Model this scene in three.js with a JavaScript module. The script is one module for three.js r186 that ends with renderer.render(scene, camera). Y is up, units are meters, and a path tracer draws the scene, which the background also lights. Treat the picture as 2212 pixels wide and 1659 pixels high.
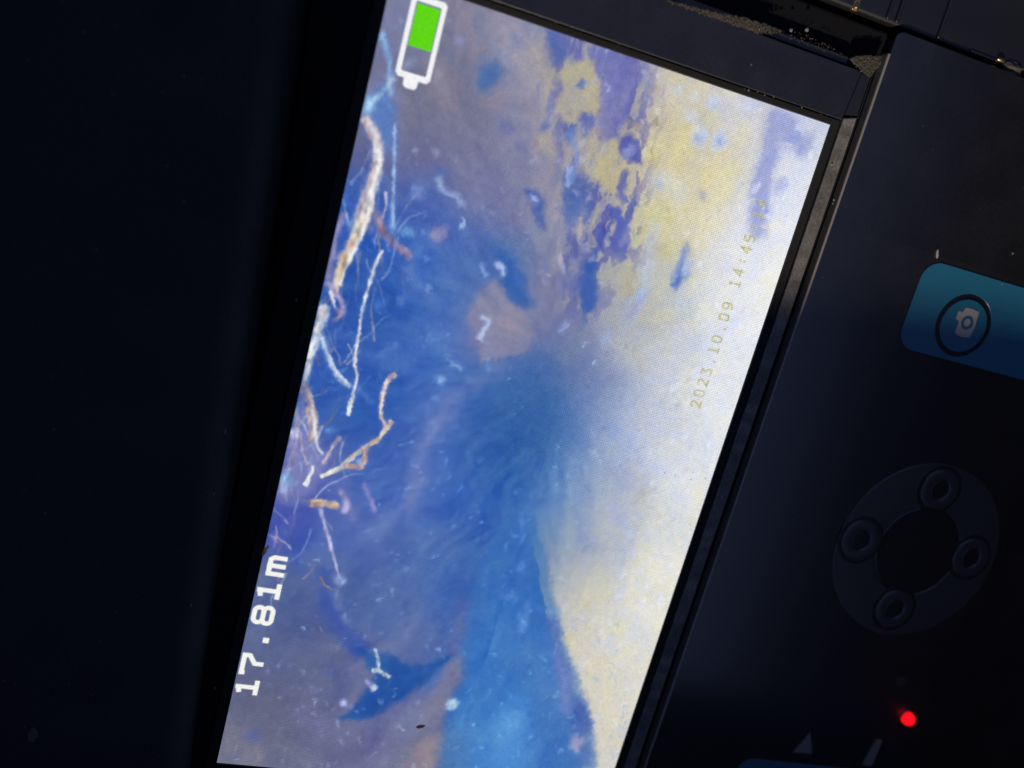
import * as THREE from 'three';
import { RoundedBoxGeometry } from 'three/addons/geometries/RoundedBoxGeometry.js';
import { mergeGeometries } from 'three/addons/utils/BufferGeometryUtils.js';
import { RectAreaLightUniformsLib } from 'three/addons/lights/RectAreaLightUniformsLib.js';

// ---------------------------------------------------------------- frame, camera, sky, sun, exposure
// The monitor leans back; (u, v, n) are millimetres on its face: u along the picture, v up the picture, n out of the glass.
const LEAN = 35 * Math.PI / 180;
const scene = new THREE.Scene();
const frame = new THREE.Matrix4().makeBasis(new THREE.Vector3(1, 0, 0), new THREE.Vector3(0, Math.cos(LEAN), -Math.sin(LEAN)), new THREE.Vector3(0, Math.sin(LEAN), Math.cos(LEAN))).setPosition(0, 0.185, 0);
const turnQ = new THREE.Quaternion().setFromRotationMatrix(frame);
const at = (u, v, n) => new THREE.Vector3(u / 1000, v / 1000, n / 1000).applyMatrix4(frame);
const dir = (u, v, n) => new THREE.Vector3(u, v, n).applyQuaternion(turnQ);

const camera = new THREE.PerspectiveCamera(2 * Math.atan(829.5 / 1773.68) * 180 / Math.PI, 4 / 3, 0.01, 60);
camera.position.copy(at(44.88, 44.98, 152.3));
camera.quaternion.setFromRotationMatrix(new THREE.Matrix4().makeBasis(dir(0.26117, -0.94488, 0.19747), dir(0.9452, 0.20881, -0.25097), dir(0.1959, 0.25218, 0.94764)));
camera.focus = 0.166;
camera.userData.fStop = 8.5;

const renderer = new THREE.WebGLRenderer({ antialias: true });
renderer.toneMapping = THREE.LinearToneMapping;
renderer.toneMappingExposure = 1;
renderer.shadowMap.enabled = true;
RectAreaLightUniformsLib.init();

// a dim, even, bluish sky
const SKY = 0.46;
{
  const w = 64, h = 32, d = new Float32Array(w * h * 4);
  for (let j = 0; j < h; j++) for (let i = 0; i < w; i++) {
    const e = Math.max(0, (j / (h - 1) - 0.5) * 2), k = (j * w + i) * 4;
    d[k] = SKY * (0.125 - 0.045 * e); d[k + 1] = SKY * (0.165 - 0.055 * e); d[k + 2] = SKY * (0.36 - 0.07 * e); d[k + 3] = 1;
  }
  const t = new THREE.DataTexture(d, w, h, THREE.RGBAFormat, THREE.FloatType);
  t.mapping = THREE.EquirectangularReflectionMapping; t.magFilter = THREE.LinearFilter; t.needsUpdate = true;
  scene.background = t; scene.environment = t;
}
const sun = new THREE.DirectionalLight(new THREE.Color(1, 0.86, 0.68), 2.3);
const SUN = dir(-Math.cos(0.524), 0.03, Math.sin(0.524)).normalize();
sun.position.copy(at(0, 0, 0)).addScaledVector(SUN, 1.5); sun.target.position.copy(at(0, 0, 0));
sun.castShadow = true; sun.shadow.radius = 4.5; sun.shadow.mapSize.set(2048, 2048);
Object.assign(sun.shadow.camera, { left: -0.4, right: 0.4, top: 0.4, bottom: -0.4, near: 0.1, far: 4 });
scene.add(sun, sun.target);

// ---------------------------------------------------------------- helpers
let seed = 7;
const rnd = () => { seed = (seed * 1664525 + 1013904223) >>> 0; return seed / 4294967296; };
const hash = (x, y, s) => { let h = Math.imul(x, 374761393) ^ Math.imul(y, 668265263) ^ Math.imul(s, 974634677); h = Math.imul(h ^ (h >>> 13), 1274126177); return ((h ^ (h >>> 16)) >>> 0) / 4294967296; };
function noise(x, y, s) {
  const i = Math.floor(x), j = Math.floor(y), f = x - i, g = y - j, a = f * f * (3 - 2 * f), b = g * g * (3 - 2 * g);
  return (hash(i, j, s) * (1 - a) + hash(i + 1, j, s) * a) * (1 - b) + (hash(i, j + 1, s) * (1 - a) + hash(i + 1, j + 1, s) * a) * b;
}
const fbm = (x, y, s) => 0.52 * noise(x, y, s) + 0.28 * noise(x * 2.1, y * 2.1, s + 1) + 0.2 * noise(x * 4.3, y * 4.3, s + 2);
const names = new Map();
const numbered = (n) => { const k = names.get(n) || 0; names.set(n, k + 1); return k ? `${n}_${String(k).padStart(3, '0')}` : n; };
function mesh(name, g, m, parent) {                                   // a part: its geometry is in the millimetres of the face
  const o = new THREE.Mesh(g, m); o.name = name; o.castShadow = o.receiveShadow = true; parent.add(o); return o;
}
function thing(name, label, category, [u, v, n] = [0, 0, 0], turn = 0, group) {
  const o = new THREE.Group(); o.name = numbered(name); scene.add(o);
  o.position.copy(at(u, v, n)); o.quaternion.copy(turnQ).multiply(new THREE.Quaternion().setFromAxisAngle(new THREE.Vector3(0, 0, 1), turn)); o.scale.setScalar(0.001);
  o.userData = { label, category }; if (group) o.userData.group = group;
  return o;
}
function path(points, closed = true) { const s = new THREE.Shape(); points.forEach(([x, y], i) => (i ? s.lineTo(x, y) : s.moveTo(x, y))); if (closed) s.closePath(); return s; }
function roundRect(x0, y0, x1, y1, r, into = new THREE.Shape()) {
  into.moveTo(x0 + r, y0); into.lineTo(x1 - r, y0); into.absarc(x1 - r, y0 + r, r, -Math.PI / 2, 0); into.lineTo(x1, y1 - r); into.absarc(x1 - r, y1 - r, r, 0, Math.PI / 2);
  into.lineTo(x0 + r, y1); into.absarc(x0 + r, y1 - r, r, Math.PI / 2, Math.PI); into.lineTo(x0, y0 + r); into.absarc(x0 + r, y0 + r, r, Math.PI, 1.5 * Math.PI); return into;
}
function slab(shape, n0, n1, bevel = 0.2, curve = 24) {               // an extruded outline from height n0 to n1 with a small rounded edge
  const g = new THREE.ExtrudeGeometry(shape, { depth: Math.max(0.01, n1 - n0 - bevel), bevelEnabled: bevel > 0, bevelThickness: bevel, bevelSize: bevel, bevelOffset: -bevel, bevelSegments: 3, curveSegments: curve });
  return g.translate(0, 0, n0);
}
const box = (u0, v0, n0, u1, v1, n1, r = 0.3) => new RoundedBoxGeometry(u1 - u0, v1 - v0, n1 - n0, 3, r).translate((u0 + u1) / 2, (v0 + v1) / 2, (n0 + n1) / 2);
function ring(cu, cv, r0, r1, n0, n1, edge = 0.4) {
  const p = [[r0, n0], [r0, n1 - edge], [r0 + edge * 0.3, n1 - edge * 0.3], [r0 + edge, n1], [r1 - edge, n1], [r1 - edge * 0.3, n1 - edge * 0.3], [r1, n1 - edge], [r1, n0]].map(([x, y]) => new THREE.Vector2(x, y));
  return new THREE.LatheGeometry(p, 72).rotateX(Math.PI / 2).translate(cu, cv, 0);
}
function disc(cu, cv, r, n0, n1, dome = 0.3) {
  const p = [new THREE.Vector2(r, n0), new THREE.Vector2(r, n1 - dome)];
  for (let i = 1; i <= 8; i++) { const a = i / 8 * Math.PI / 2; p.push(new THREE.Vector2(Math.max(1e-4, r - dome + dome * Math.cos(a)), n1 - dome + dome * Math.sin(a))); }
  p.push(new THREE.Vector2(1e-4, n1));
  return new THREE.LatheGeometry(p, 64).rotateX(Math.PI / 2).translate(cu, cv, 0);
}
function lump(su, sv, sn, s, rough = 0.35) {                           // an uneven crumb
  const g = new THREE.IcosahedronGeometry(1, 3), p = g.attributes.position;
  for (let i = 0; i < p.count; i++) {
    const x = p.getX(i), y = p.getY(i), z = p.getZ(i), k = 1 + rough * (fbm(x * 1.6 + 9 + s, y * 1.6 + z * 1.3 + 5, s) - 0.5) * 2;
    p.setXYZ(i, x * su * k, y * sv * k, z * sn * k);
  }
  g.computeVertexNormals(); return g;
}

// ---------------------------------------------------------------- the picture on the screen: a drain camera's view under water
const W = 1600, H = 900, [VX, VY] = [1002, 515];                    // the far end of the pipe, where streaks run out from
const lerp = (a, b, t) => a + (b - a) * t, clamp = (x, a = 0, b = 1) => Math.min(b, Math.max(a, x)), smooth = (a, b, x) => { const t = clamp((x - a) / (b - a)); return t * t * (3 - 2 * t); };
const hex = (c) => [parseInt(c.slice(0, 2), 16), parseInt(c.slice(2, 4), 16), parseInt(c.slice(4, 6), 16)];
function layer() { const c = document.createElement('canvas'); c.width = W; c.height = H; const x = c.getContext('2d'); x.lineCap = x.lineJoin = 'round'; return x; }
function field(points) {                                              // colours at scattered places, blended smoothly
  const w = 160, h = 90, out = new Float32Array(w * h * 3), pts = points.map(([p, c]) => [p[0] / 10, p[1] / 10, ...hex(c)]);
  for (let j = 0; j < h; j++) for (let i = 0; i < w; i++) {
    let s = 0, r = 0, g = 0, b = 0;
    for (const [x, y, cr, cg, cb] of pts) { const d = ((x - i) ** 2 + (y - j) ** 2), k = Math.exp(-d / 42) + 0.05 / (1 + d * d / 900); s += k; r += k * cr; g += k * cg; b += k * cb; }
    out.set([r / s, g / s, b / s], (j * w + i) * 3);
  }
  return (x, y) => {
    const fx = clamp(x / 10, 0, w - 1.001), fy = clamp(y / 10, 0, h - 1.001), i = Math.floor(fx), j = Math.floor(fy), a = fx - i, b = fy - j, o = [0, 0, 0];
    for (let k = 0; k < 3; k++) o[k] = lerp(lerp(out[(j * w + i) * 3 + k], out[(j * w + i + 1) * 3 + k], a), lerp(out[((j + 1) * w + i) * 3 + k], out[((j + 1) * w + i + 1) * 3 + k], a), b);
    return o;
  };
}
const water = field([
  [[1558, 20], '7a7aa4'], [[1555, 140], '7e7a94'], [[1555, 219], '928fae'], [[1449, 167], '7c7892'], [[1402, 92], '7a7692'], [[1527, 290], '9693a4'], [[1614, 329], '8285b4'], [[1586, 431], '7a75b6'], [[1508, 455], '746fb0'],
  [[1579, 550], 'c4c0bc'], [[1552, 609], 'cac4b4'], [[1563, 707], 'd4d4de'], [[1590, 803], 'b6b8d8'], [[1574, 874], 'd0d2e4'], [[977, 919], 'e8eaf0'], [[811, 909], 'e6e8ee'], [[912, 920], 'ecedf2'], [[1227, 919], 'f0f1f8'], [[618, 906], 'e6e5e2'], [[1448, 624], 'cec49c'], [[1469, 536], 'cdc4a0'], [[1244, 630], 'c6c0a2'], [[1127, 627], 'b2b0a0'], [[1483, 684], 'd2cab0'], [[1427, 714], 'd8d0b4'], [[1490, 874], 'e0e3f4'], [[1431, 798], 'd6d9f0'],
  [[1394, 272], '8883a2'], [[1371, 188], '7f7a96'], [[1419, 358], '918dac'], [[1419, 454], 'b2a898'], [[1332, 364], '9894a6'], [[1312, 258], '827eaa'], [[1279, 167], '5a64aa'], [[1251, 129], '465fb4'], [[1316, 113], '6a6892'], [[1316, 175], '726e92'],
  [[1207, 230], '4a68bc'], [[1259, 291], '7274a4'], [[1231, 394], '918ea6'], [[1287, 465], '8c8aac'], [[1318, 585], 'c8c2a0'], [[1343, 680], 'd8d0b4'], [[1351, 784], 'e0e2f0'], [[1395, 877], 'e8ecfa'], [[1207, 674], 'bec3c8'], [[1231, 773], 'e0e3ee'], [[1274, 867], 'eaecfa'],
  [[1172, 530], '989cb0'], [[1093, 606], 'aab2ce'], [[1088, 714], 'c8ccda'], [[1066, 842], 'e0e4f2'], [[1156, 877], 'e6e8f6'], [[1174, 103], '375fbe'], [[1100, 166], '4169c3'], [[1041, 108], '2d55af'], [[1024, 231], '4b6ec3'], [[918, 183], '3c64be'], [[918, 100], '3c5fb9'], [[1105, 257], '5573b9'],
  [[1051, 347], '8c82a5'], [[1181, 341], '3f68b8'], [[1144, 419], '827ea0'], [[1082, 477], '7478a8'], [[1020, 505], '6474ac'], [[975, 438], '4b6eb9'], [[908, 357], '4169b9'], [[841, 277], '5a73c3'], [[794, 338], '4169be'], [[881, 464], '3a66b6'], [[897, 542], '5a7cc0'], [[955, 576], '7a88b8'], [[918, 640], '9cacd2'], [[933, 711], 'c0c8dc'],
  [[901, 810], 'd0d5e4'], [[865, 902], 'd8dce8'], [[737, 255], '556ebe'], [[719, 164], '375ab4'], [[655, 256], '4b69be'], [[706, 361], '3c64be'], [[725, 457], '3462b8'], [[738, 526], '416ec0'], [[746, 570], '7494c8'], [[747, 629], '96a6cc'], [[697, 710], 'b6bccc'], [[688, 848], 'd4d6da'], [[755, 906], 'd8dbe2'],
  [[564, 152], '566cb8'], [[530, 257], '526ab2'], [[546, 352], '4e6cb6'], [[563, 450], '375fb4'], [[577, 529], '345fb9'], [[639, 575], '688cc0'], [[640, 640], '98a6bc'], [[427, 154], '5264a2'], [[292, 116], '556092'], [[419, 234], '5068ac'], [[359, 348], '566aac'], [[449, 428], '3c5fb4'], [[408, 523], '4678cd'], [[419, 595], '4b7dcd'], [[371, 664], '5a82cd'],
  [[123, 103], '5f5f84'], [[62, 66], '686886'], [[78, 210], '6c6c92'], [[112, 304], '68689a'], [[159, 397], '696ea0'], [[81, 448], '7a7590'], [[210, 162], '5e6692'], [[266, 249], '60699e'], [[229, 485], '3c6ec8'], [[178, 553], '508cdc'], [[126, 622], '5591e1'], [[136, 710], '5a82cd'], [[202, 748], '6c88cc'], [[11, 28], '737391'], [[372, 71], '50609a'], [[701, 76], '5c64b4'], [[614, 39], '4f5cb6'], [[837, 165], '2f58b4'], [[802, 90], '3059b4'],
]);
const sand = field([
  [[650, 572], '7e98c0'], [[640, 640], '9aa8be'], [[697, 710], 'b6bccc'], [[688, 848], 'd4d6da'], [[585, 580], '8c98b0'], [[561, 631], 'aeb4b4'], [[575, 714], 'c8c8c2'], [[571, 829], 'dedcd4'], [[635, 866], 'e2e2e0'], [[463, 659], 'bcbcb8'], [[462, 727], 'd0cdc4'], [[414, 798], 'dcd9d0'], [[479, 836], 'e2dfd6'],
  [[356, 725], 'ccc6bc'], [[332, 812], 'dcd6c8'], [[150, 834], 'd0c8be'], [[217, 872], 'dcd6ca'], [[268, 786], 'd0cac0'], [[91, 876], 'd8d2c8'], [[401, 872], 'e0dcd0'], [[499, 887], 'e8e5dc'], [[608, 910], 'ebe9e4'], [[345, 903], 'e4dfd2'],
]);
const pale = [], mottle = layer(), grains = layer(), dark = layer(), soft = layer(), sharp = layer();
function shape(ctx, p, color, blur = 4, alpha = 1) {                  // a soft closed patch
  ctx.save(); ctx.globalAlpha = alpha; ctx.filter = `blur(${blur}px)`; ctx.fillStyle = '#' + color; ctx.beginPath();
  const c = new THREE.CatmullRomCurve3(Array.from({ length: p.length / 2 }, (_, i) => new THREE.Vector3(p[i * 2], p[i * 2 + 1], 0)), true, 'catmullrom', 0.35);
  c.getPoints(p.length * 6).forEach((a, i) => (i ? ctx.lineTo(a.x, a.y) : ctx.moveTo(a.x, a.y)));
  ctx.closePath(); ctx.fill(); ctx.restore();
}
function stroke(ctx, p, width, color, blur = 1.5, alpha = 1) {        // a root or streak; width may be [start, end]
  ctx.save(); ctx.globalAlpha = alpha; if (blur) ctx.filter = `blur(${blur}px)`;
  const c = new THREE.CatmullRomCurve3(Array.from({ length: p.length / 2 }, (_, i) => new THREE.Vector3(p[i * 2], p[i * 2 + 1], 0)), false, 'centripetal');
  const [w0, w1] = Array.isArray(width) ? width : [width, width], k = 40, l = [], r = [];
  for (let i = 0; i <= k; i++) {
    const t = i / k, a = c.getPoint(t), d = c.getTangent(t), w = lerp(w0, w1, t) / 2 * (0.82 + 0.36 * noise(t * 9, p[0], 4));
    l.push([a.x - d.y * w, a.y + d.x * w]); r.unshift([a.x + d.y * w, a.y - d.x * w]);
  }
  ctx.fillStyle = '#' + color; ctx.beginPath(); [...l, ...r].forEach(([x, y], i) => (i ? ctx.lineTo(x, y) : ctx.moveTo(x, y))); ctx.closePath(); ctx.fill(); ctx.restore();
}
function spot(ctx, [x, y], rx, ry, color, blur = 4, alpha = 1) { ctx.save(); ctx.globalAlpha = alpha; ctx.filter = `blur(${blur}px)`; ctx.fillStyle = '#' + color; ctx.beginPath(); ctx.ellipse(x, y, ry, rx, 0.28, 0, Math.PI * 2); ctx.fill(); ctx.restore(); }

// the stretch of pale sand, lower left: its edge against the blue
shape(dark, [792, 498, 694, 525, 632, 548, 570, 578, 513, 604, 456, 634, 390, 669, 344, 696, 306, 713, 262, 740, 232, 771, 187, 802, 156, 803, 113, 831, 52, 838, 63, 946, 662, 912, 871, 928], 'ffffff', 6);
// dark growths on the wall, upper right
shape(soft, [1600, 282, 1590, 331, 1564, 342, 1546, 333, 1537, 329, 1550, 313, 1574, 302], '5a6cb4', 5, 0.9);
shape(soft, [1603, 391, 1596, 492, 1574, 496, 1556, 485, 1537, 481, 1523, 478, 1502, 488, 1482, 480, 1464, 474, 1441, 484, 1423, 458, 1439, 450, 1465, 422, 1496, 423, 1530, 416, 1559, 393, 1585, 379], '7d78bc', 7, 0.85);
shape(soft, [1550, 338, 1568, 360, 1571, 381, 1551, 401, 1530, 414, 1502, 425, 1478, 424, 1484, 399, 1471, 397, 1454, 383, 1458, 362, 1481, 344, 1510, 347, 1525, 328], 'b4ac90', 5, 0.95);
shape(soft, [1587, 280, 1545, 279, 1505, 312, 1506, 334, 1525, 331, 1554, 309], 'a29a96', 8, 0.6);
spot(soft, [1526, 377], 8, 11, '6478be', 3);
shape(soft, [1442, 452, 1452, 478, 1419, 494, 1407, 486, 1411, 523, 1380, 515, 1348, 499, 1354, 479, 1383, 447, 1411, 453, 1412, 467], 'beb288', 4, 0.95);
shape(soft, [1472, 394, 1484, 416, 1464, 419, 1447, 414, 1430, 411], '5e68b2', 4);
shape(soft, [1456, 482, 1464, 503, 1447, 525, 1425, 534, 1415, 527, 1416, 509, 1436, 486], '5c5eb4', 4);
spot(soft, [1436, 506], 8, 14, 'a4a0d8', 4, 0.8);
spot(soft, [1501, 538], 5, 10, '989088', 3); spot(soft, [1565, 518], 4, 8, 'a49c90', 3); spot(soft, [1486, 487], 4, 8, '8c8068', 3); spot(soft, [1522, 502], 4, 8, 'a09888', 3);
for (const [x, y, rx, ry] of [[860, 655, 9, 8], [985, 690, 8, 12], [1120, 765, 12, 14], [1010, 1000, 14, 22], [1170, 1020, 17, 17], [960, 840, 14, 9]]) spot(soft, placeB(x, y), rx, ry, 'c2cee8', 5, 0.9);
spot(soft, [1497, 635], 6, 8, '9aa8d4', 4); spot(soft, [1507, 681], 7, 8, '98aade', 4);
spot(soft, [1502, 597], 26, 9, 'd0c48c', 9, 0.5); spot(soft, [1536, 643], 24, 9, 'd2c892', 9, 0.5); spot(soft, [1436, 553], 14, 8, 'd0c284', 6, 0.7); spot(soft, [1481, 506], 12, 8, 'ceb684', 6, 0.7); spot(soft, [1470, 626], 30, 16, 'd4cc9c', 9, 0.6); spot(soft, [1337, 601], 36, 26, 'd0c894', 10, 0.6);
shape(soft, [1593, 765, 1596, 814, 1577, 841, 1578, 873, 1527, 870, 1520, 857, 1543, 829, 1526, 809, 1495, 815, 1453, 817, 1401, 833, 1354, 838, 1347, 811, 1429, 778, 1483, 774, 1536, 767], '969fda', 7, 0.85);
spot(soft, [1459, 838], 15, 19, 'b4bce6', 6, 0.9); spot(soft, [1586, 854], 24, 20, 'd4d4dc', 9, 0.8);
shape(soft, [1400, 559, 1418, 586, 1418, 616, 1403, 640, 1376, 643, 1362, 632, 1392, 622, 1385, 585], 'ccd6ea', 11, 0.55); spot(soft, [1391, 588], 9, 8, 'a2b4e2', 4, 0.8);
shape(soft, [1401, 665, 1406, 682, 1390, 688, 1384, 674], 'a8a4b8', 6, 0.8);
shape(soft, [1312, 327, 1319, 339, 1313, 357, 1293, 372, 1266, 382, 1246, 382, 1254, 369, 1276, 351], '4c62b2', 5, 0.9); spot(soft, [1299, 348], 7, 7, 'aebcf0', 3);
shape(soft, [1362, 390, 1373, 429, 1358, 456, 1329, 465, 1302, 465, 1292, 444, 1271, 436, 1245, 441, 1235, 438, 1266, 423, 1302, 406], '5f70b4', 6, 0.9);
shape(soft, [1336, 407, 1338, 430, 1299, 437, 1288, 429, 1304, 414], '4a66b4', 7, 0.8);
stroke(soft, [1376, 401, 1351, 405, 1342, 404], [11, 5], 'b4c4ec', 3);
shape(soft, [1291, 493, 1285, 507, 1259, 512, 1240, 518, 1239, 507, 1246, 496, 1261, 492, 1280, 494], '4f5cb2', 3); spot(soft, [1267, 508], 3, 9, 'b0a8b8', 3, 0.8);
shape(soft, [1330, 498, 1331, 520, 1315, 532, 1305, 548, 1271, 557, 1254, 566, 1236, 563, 1231, 548, 1250, 531, 1274, 517, 1291, 522, 1308, 506], '5660b6', 3);
shape(soft, [1363, 542, 1352, 551, 1334, 551, 1305, 546, 1316, 537, 1345, 541], '5a60b0', 3); stroke(soft, [1400, 510, 1373, 512, 1357, 512, 1342, 529], [14, 16], '6a66b4', 3, 0.9);
spot(soft, [1277, 545], 5, 20, '9490c6', 4, 0.8);
shape(soft, [1239, 487, 1237, 499, 1211, 508, 1181, 519, 1146, 530, 1126, 525, 1114, 516, 1086, 522, 1085, 518, 1116, 506, 1136, 491, 1155, 481, 1184, 482, 1208, 477, 1224, 492], '3f5eb4', 4);
shape(soft, [1229, 451, 1233, 484, 1199, 479, 1161, 484, 1142, 465, 1175, 447, 1199, 457], '6676b4', 9, 0.7);
shape(soft, [1300, 673, 1285, 686, 1266, 689, 1256, 703, 1234, 703, 1212, 694, 1199, 681, 1224, 672, 1247, 670, 1269, 673], '7a90d0', 5, 0.9); spot(soft, [1232, 684], 9, 26, '5673c4', 5);
spot(soft, [1251, 695], 9, 19, 'b6c2e8', 5, 0.9);
spot(soft, [1148, 608], 20, 50, 'a0b2e0', 5, 0.9); spot(soft, [1143, 609], 8, 26, 'a29cd2', 5);
shape(soft, [1249, 602, 1313, 594, 1324, 618, 1286, 616, 1241, 625, 1192, 623, 1192, 600], 'b4c4e4', 9, 0.7); shape(soft, [1180, 692, 1201, 709, 1169, 707, 1157, 697], 'c0d0ec', 7, 0.6);
spot(soft, [1271, 631], 22, 14, 'b8b284', 9, 0.6); spot(soft, [1190, 585], 14, 34, 'b6ae8c', 9, 0.6); spot(soft, [1199, 544], 26, 44, 'a8aaa0', 12, 0.6); spot(soft, [1114, 589], 20, 44, 'a4a69c', 12, 0.5); spot(soft, [1045, 503], 24, 50, '7a90a8', 12, 0.4);
stroke(soft, [1214, 425, 1190, 434, 1170, 447], [9, 5], 'b6b0dc', 3, 0.8); stroke(soft, [1273, 450, 1257, 458, 1233, 475], [16, 8], 'b0aab4', 4, 0.8); spot(soft, [1071, 478], 5, 14, '9cb0ec', 3, 0.7); spot(soft, [1076, 572], 9, 20, '94b0e0', 5, 0.6);
spot(soft, [1492, 203], 20, 33, '4f72b2', 8, 0.9); spot(soft, [1562, 239], 14, 11, '7f80b0', 6, 0.7); spot(soft, [1414, 261], 16, 13, '6a6aae', 7, 0.8); spot(soft, [1434, 333], 8, 15, '5f6db0', 4, 0.9); spot(soft, [1436, 383], 9, 17, '5672bc', 4, 0.9); spot(soft, [1389, 299], 14, 12, '7474b0', 7, 0.7); spot(soft, [1380, 351], 9, 13, '5f72b6', 5, 0.8); spot(soft, [1531, 137], 8, 7, '9a8cc4', 3, 0.8);
stroke(soft, [1438, 382, 1408, 405, 1371, 413, 1347, 406], [12, 14], '7e98d8', 5, 0.8);
shape(soft, [1416, 321, 1420, 348, 1385, 369, 1360, 365, 1383, 336], 'aaa296', 8, 0.7);
shape(soft, [1276, 116, 1289, 155, 1245, 193, 1202, 231, 1185, 165, 1225, 118, 1251, 101], '4a66ba', 14, 0.6);
shape(soft, [1311, 149, 1308, 168, 1293, 178, 1291, 160], '5672c0', 4, 0.8); stroke(soft, [1290, 157, 1270, 178, 1269, 203, 1252, 218], [12, 9], 'a0b8ea', 4, 0.8); spot(soft, [1255, 131], 12, 14, '8898d8', 6, 0.7); stroke(soft, [1337, 143, 1327, 153], 6, 'a4b0d8', 3, 0.8); stroke(soft, [1229, 224, 1211, 223], 6, 'a0c0f4', 2, 0.9);
shape(mottle, [1616, 282, 1629, 352, 1620, 430, 1589, 497, 1502, 526, 1382, 549, 1242, 584, 1136, 541, 1094, 488, 1204, 431, 1328, 414, 1450, 345], 'ffffff', 26);
// the dim patch of pipe wall and the dark fold beside it
shape(soft, [1213, 263, 1197, 298, 1182, 337, 1152, 364, 1126, 391, 1100, 408, 1090, 377, 1104, 347, 1129, 328, 1156, 325, 1174, 306], '2f5cb6', 9, 0.8);
shape(soft, [1131, 316, 1104, 347, 1090, 379, 1065, 411, 1038, 421, 1008, 405, 986, 372, 968, 336, 995, 316, 1026, 296, 1053, 280, 1089, 287, 1114, 304], '8a84a6', 5, 0.88);
shape(soft, [1089, 353, 1078, 385, 1050, 400, 1020, 382, 1021, 345, 1056, 336], '9488a4', 14, 0.6);
stroke(soft, [1162, 306, 1158, 321, 1138, 328], [12, 7], 'b8c4f0', 3); stroke(soft, [1156, 277, 1135, 297], 7, '96b0ec', 3, 0.9); stroke(soft, [1060, 310, 1052, 327, 1036, 320, 1010, 311], [8, 10], 'b4ccf6', 3); spot(soft, [918, 258], 9, 9, '8cb4f0', 4, 0.9); stroke(soft, [956, 271, 946, 294], [6, 12], '9cbcf0', 4, 0.8);
stroke(soft, [968, 163, 952, 142, 933, 135], [6, 4], '7894dc', 4, 0.8); spot(soft, [1192, 186], 14, 18, '8c86b8', 5, 0.9); stroke(soft, [1225, 224, 1207, 223], 5, '9cb8f0', 2, 0.8); spot(soft, [1180, 130], 16, 7, '7cb0ea', 5, 0.7); spot(soft, [1036, 111], 8, 14, '5484da', 6, 0.8); spot(soft, [1053, 150], 7, 16, '6a90dc', 6, 0.7); spot(soft, [1153, 158], 12, 16, '5e84d4', 7, 0.7); stroke(soft, [1105, 140, 1127, 151, 1092, 154, 1079, 190, 1053, 219], [14, 8], '7c8cc8', 7, 0.6); stroke(soft, [1094, 192, 1079, 190], 5, '9cb4ec', 2, 0.7);
shape(soft, [993, 432, 998, 496, 917, 541, 793, 541, 716, 470, 737, 363, 830, 319, 928, 361], '2c5698', 30, 0.35);
shape(soft, [596, 451, 669, 498, 625, 556, 544, 598, 418, 667, 265, 766, 24, 854, -14, 466, 153, 449, 282, 444, 385, 445, 485, 441], '3a70c2', 6, 0.6); stroke(soft, [461, 430, 361, 435, 257, 433, 105, 442], [20, 30], '6a6aa4', 9, 0.5);
// faint bright folds and the long tongue of water at the bottom
stroke(soft, [965, 381, 917, 320, 858, 287, 794, 267, 732, 259, 677, 263, 626, 268], [14, 36], '7e88c4', 10, 0.62); stroke(soft, [621, 240, 584, 206, 558, 198], [40, 30], '7484c2', 14, 0.5); stroke(soft, [632, 267, 617, 235], [20, 12], '6f86cc', 9, 0.6);
stroke(soft, [682, 498, 614, 517, 601, 524], [8, 12], '5c8ce4', 4, 0.7); spot(soft, [553, 534], 7, 14, '6a90e4', 4, 0.7); stroke(soft, [475, 514, 489, 536], [10, 6], '749ee8', 4, 0.8); stroke(soft, [477, 569, 426, 576, 390, 573], [14, 8], '7098e6', 6, 0.6); stroke(soft, [444, 558, 397, 574], [5, 8], '76a8f8', 4, 0.7);
shape(soft, [23, 485, 151, 472, 271, 484, 434, 496, 487, 527, 358, 543, 216, 555, 35, 603], '4178cc', 22, 0.45); shape(soft, [245, 587, 225, 626, 155, 660, 44, 684, 37, 623, 127, 579], '68a2ec', 24, 0.6);
stroke(soft, [441, 629, 376, 668, 315, 699, 257, 734, 210, 773, 163, 797], [20, 44], '5068b8', 7, 0.8); stroke(soft, [368, 663, 287, 708, 210, 741], [10, 26], '7c8cd2', 8, 0.7);
shape(soft, [160, 766, 155, 789, 134, 806, 109, 796, 123, 777], 'b4a8cc', 6, 0.8); stroke(soft, [141, 804, 112, 820, 81, 815], [26, 30], '5672bc', 6, 0.9);
// the curved lip of the pipe at lower left
stroke(soft, [482, 113, 452, 131, 406, 147, 370, 170, 324, 216, 295, 252], [30, 46], '4458ac', 7, 0.9); stroke(soft, [550, 87, 504, 60, 478, 71, 462, 89], [26, 20], '3c54b4', 9, 0.7);
shape(soft, [330, 211, 305, 250, 302, 278, 307, 302, 288, 337, 285, 376, 303, 406, 324, 430, 319, 444, 278, 419, 234, 388, 190, 348, 152, 307, 135, 264, 136, 230, 164, 255, 204, 267, 244, 283, 275, 257], '2b57aa', 6);
shape(soft, [334, 449, 277, 471, 185, 455, 95, 462, 14, 469, 7, 405, 88, 405, 178, 402, 253, 428], '837896', 10, 0.85); shape(soft, [129, 440, 94, 459, 14, 469, 8, 418, 82, 419], '968a8e', 12, 0.7);
spot(soft, [74, 63], 16, 14, '5060a6', 7, 0.8); spot(soft, [156, 369], 60, 30, '6c7aae', 18, 0.5); spot(soft, [117, 192], 60, 20, '7076ae', 14, 0.5);

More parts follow.
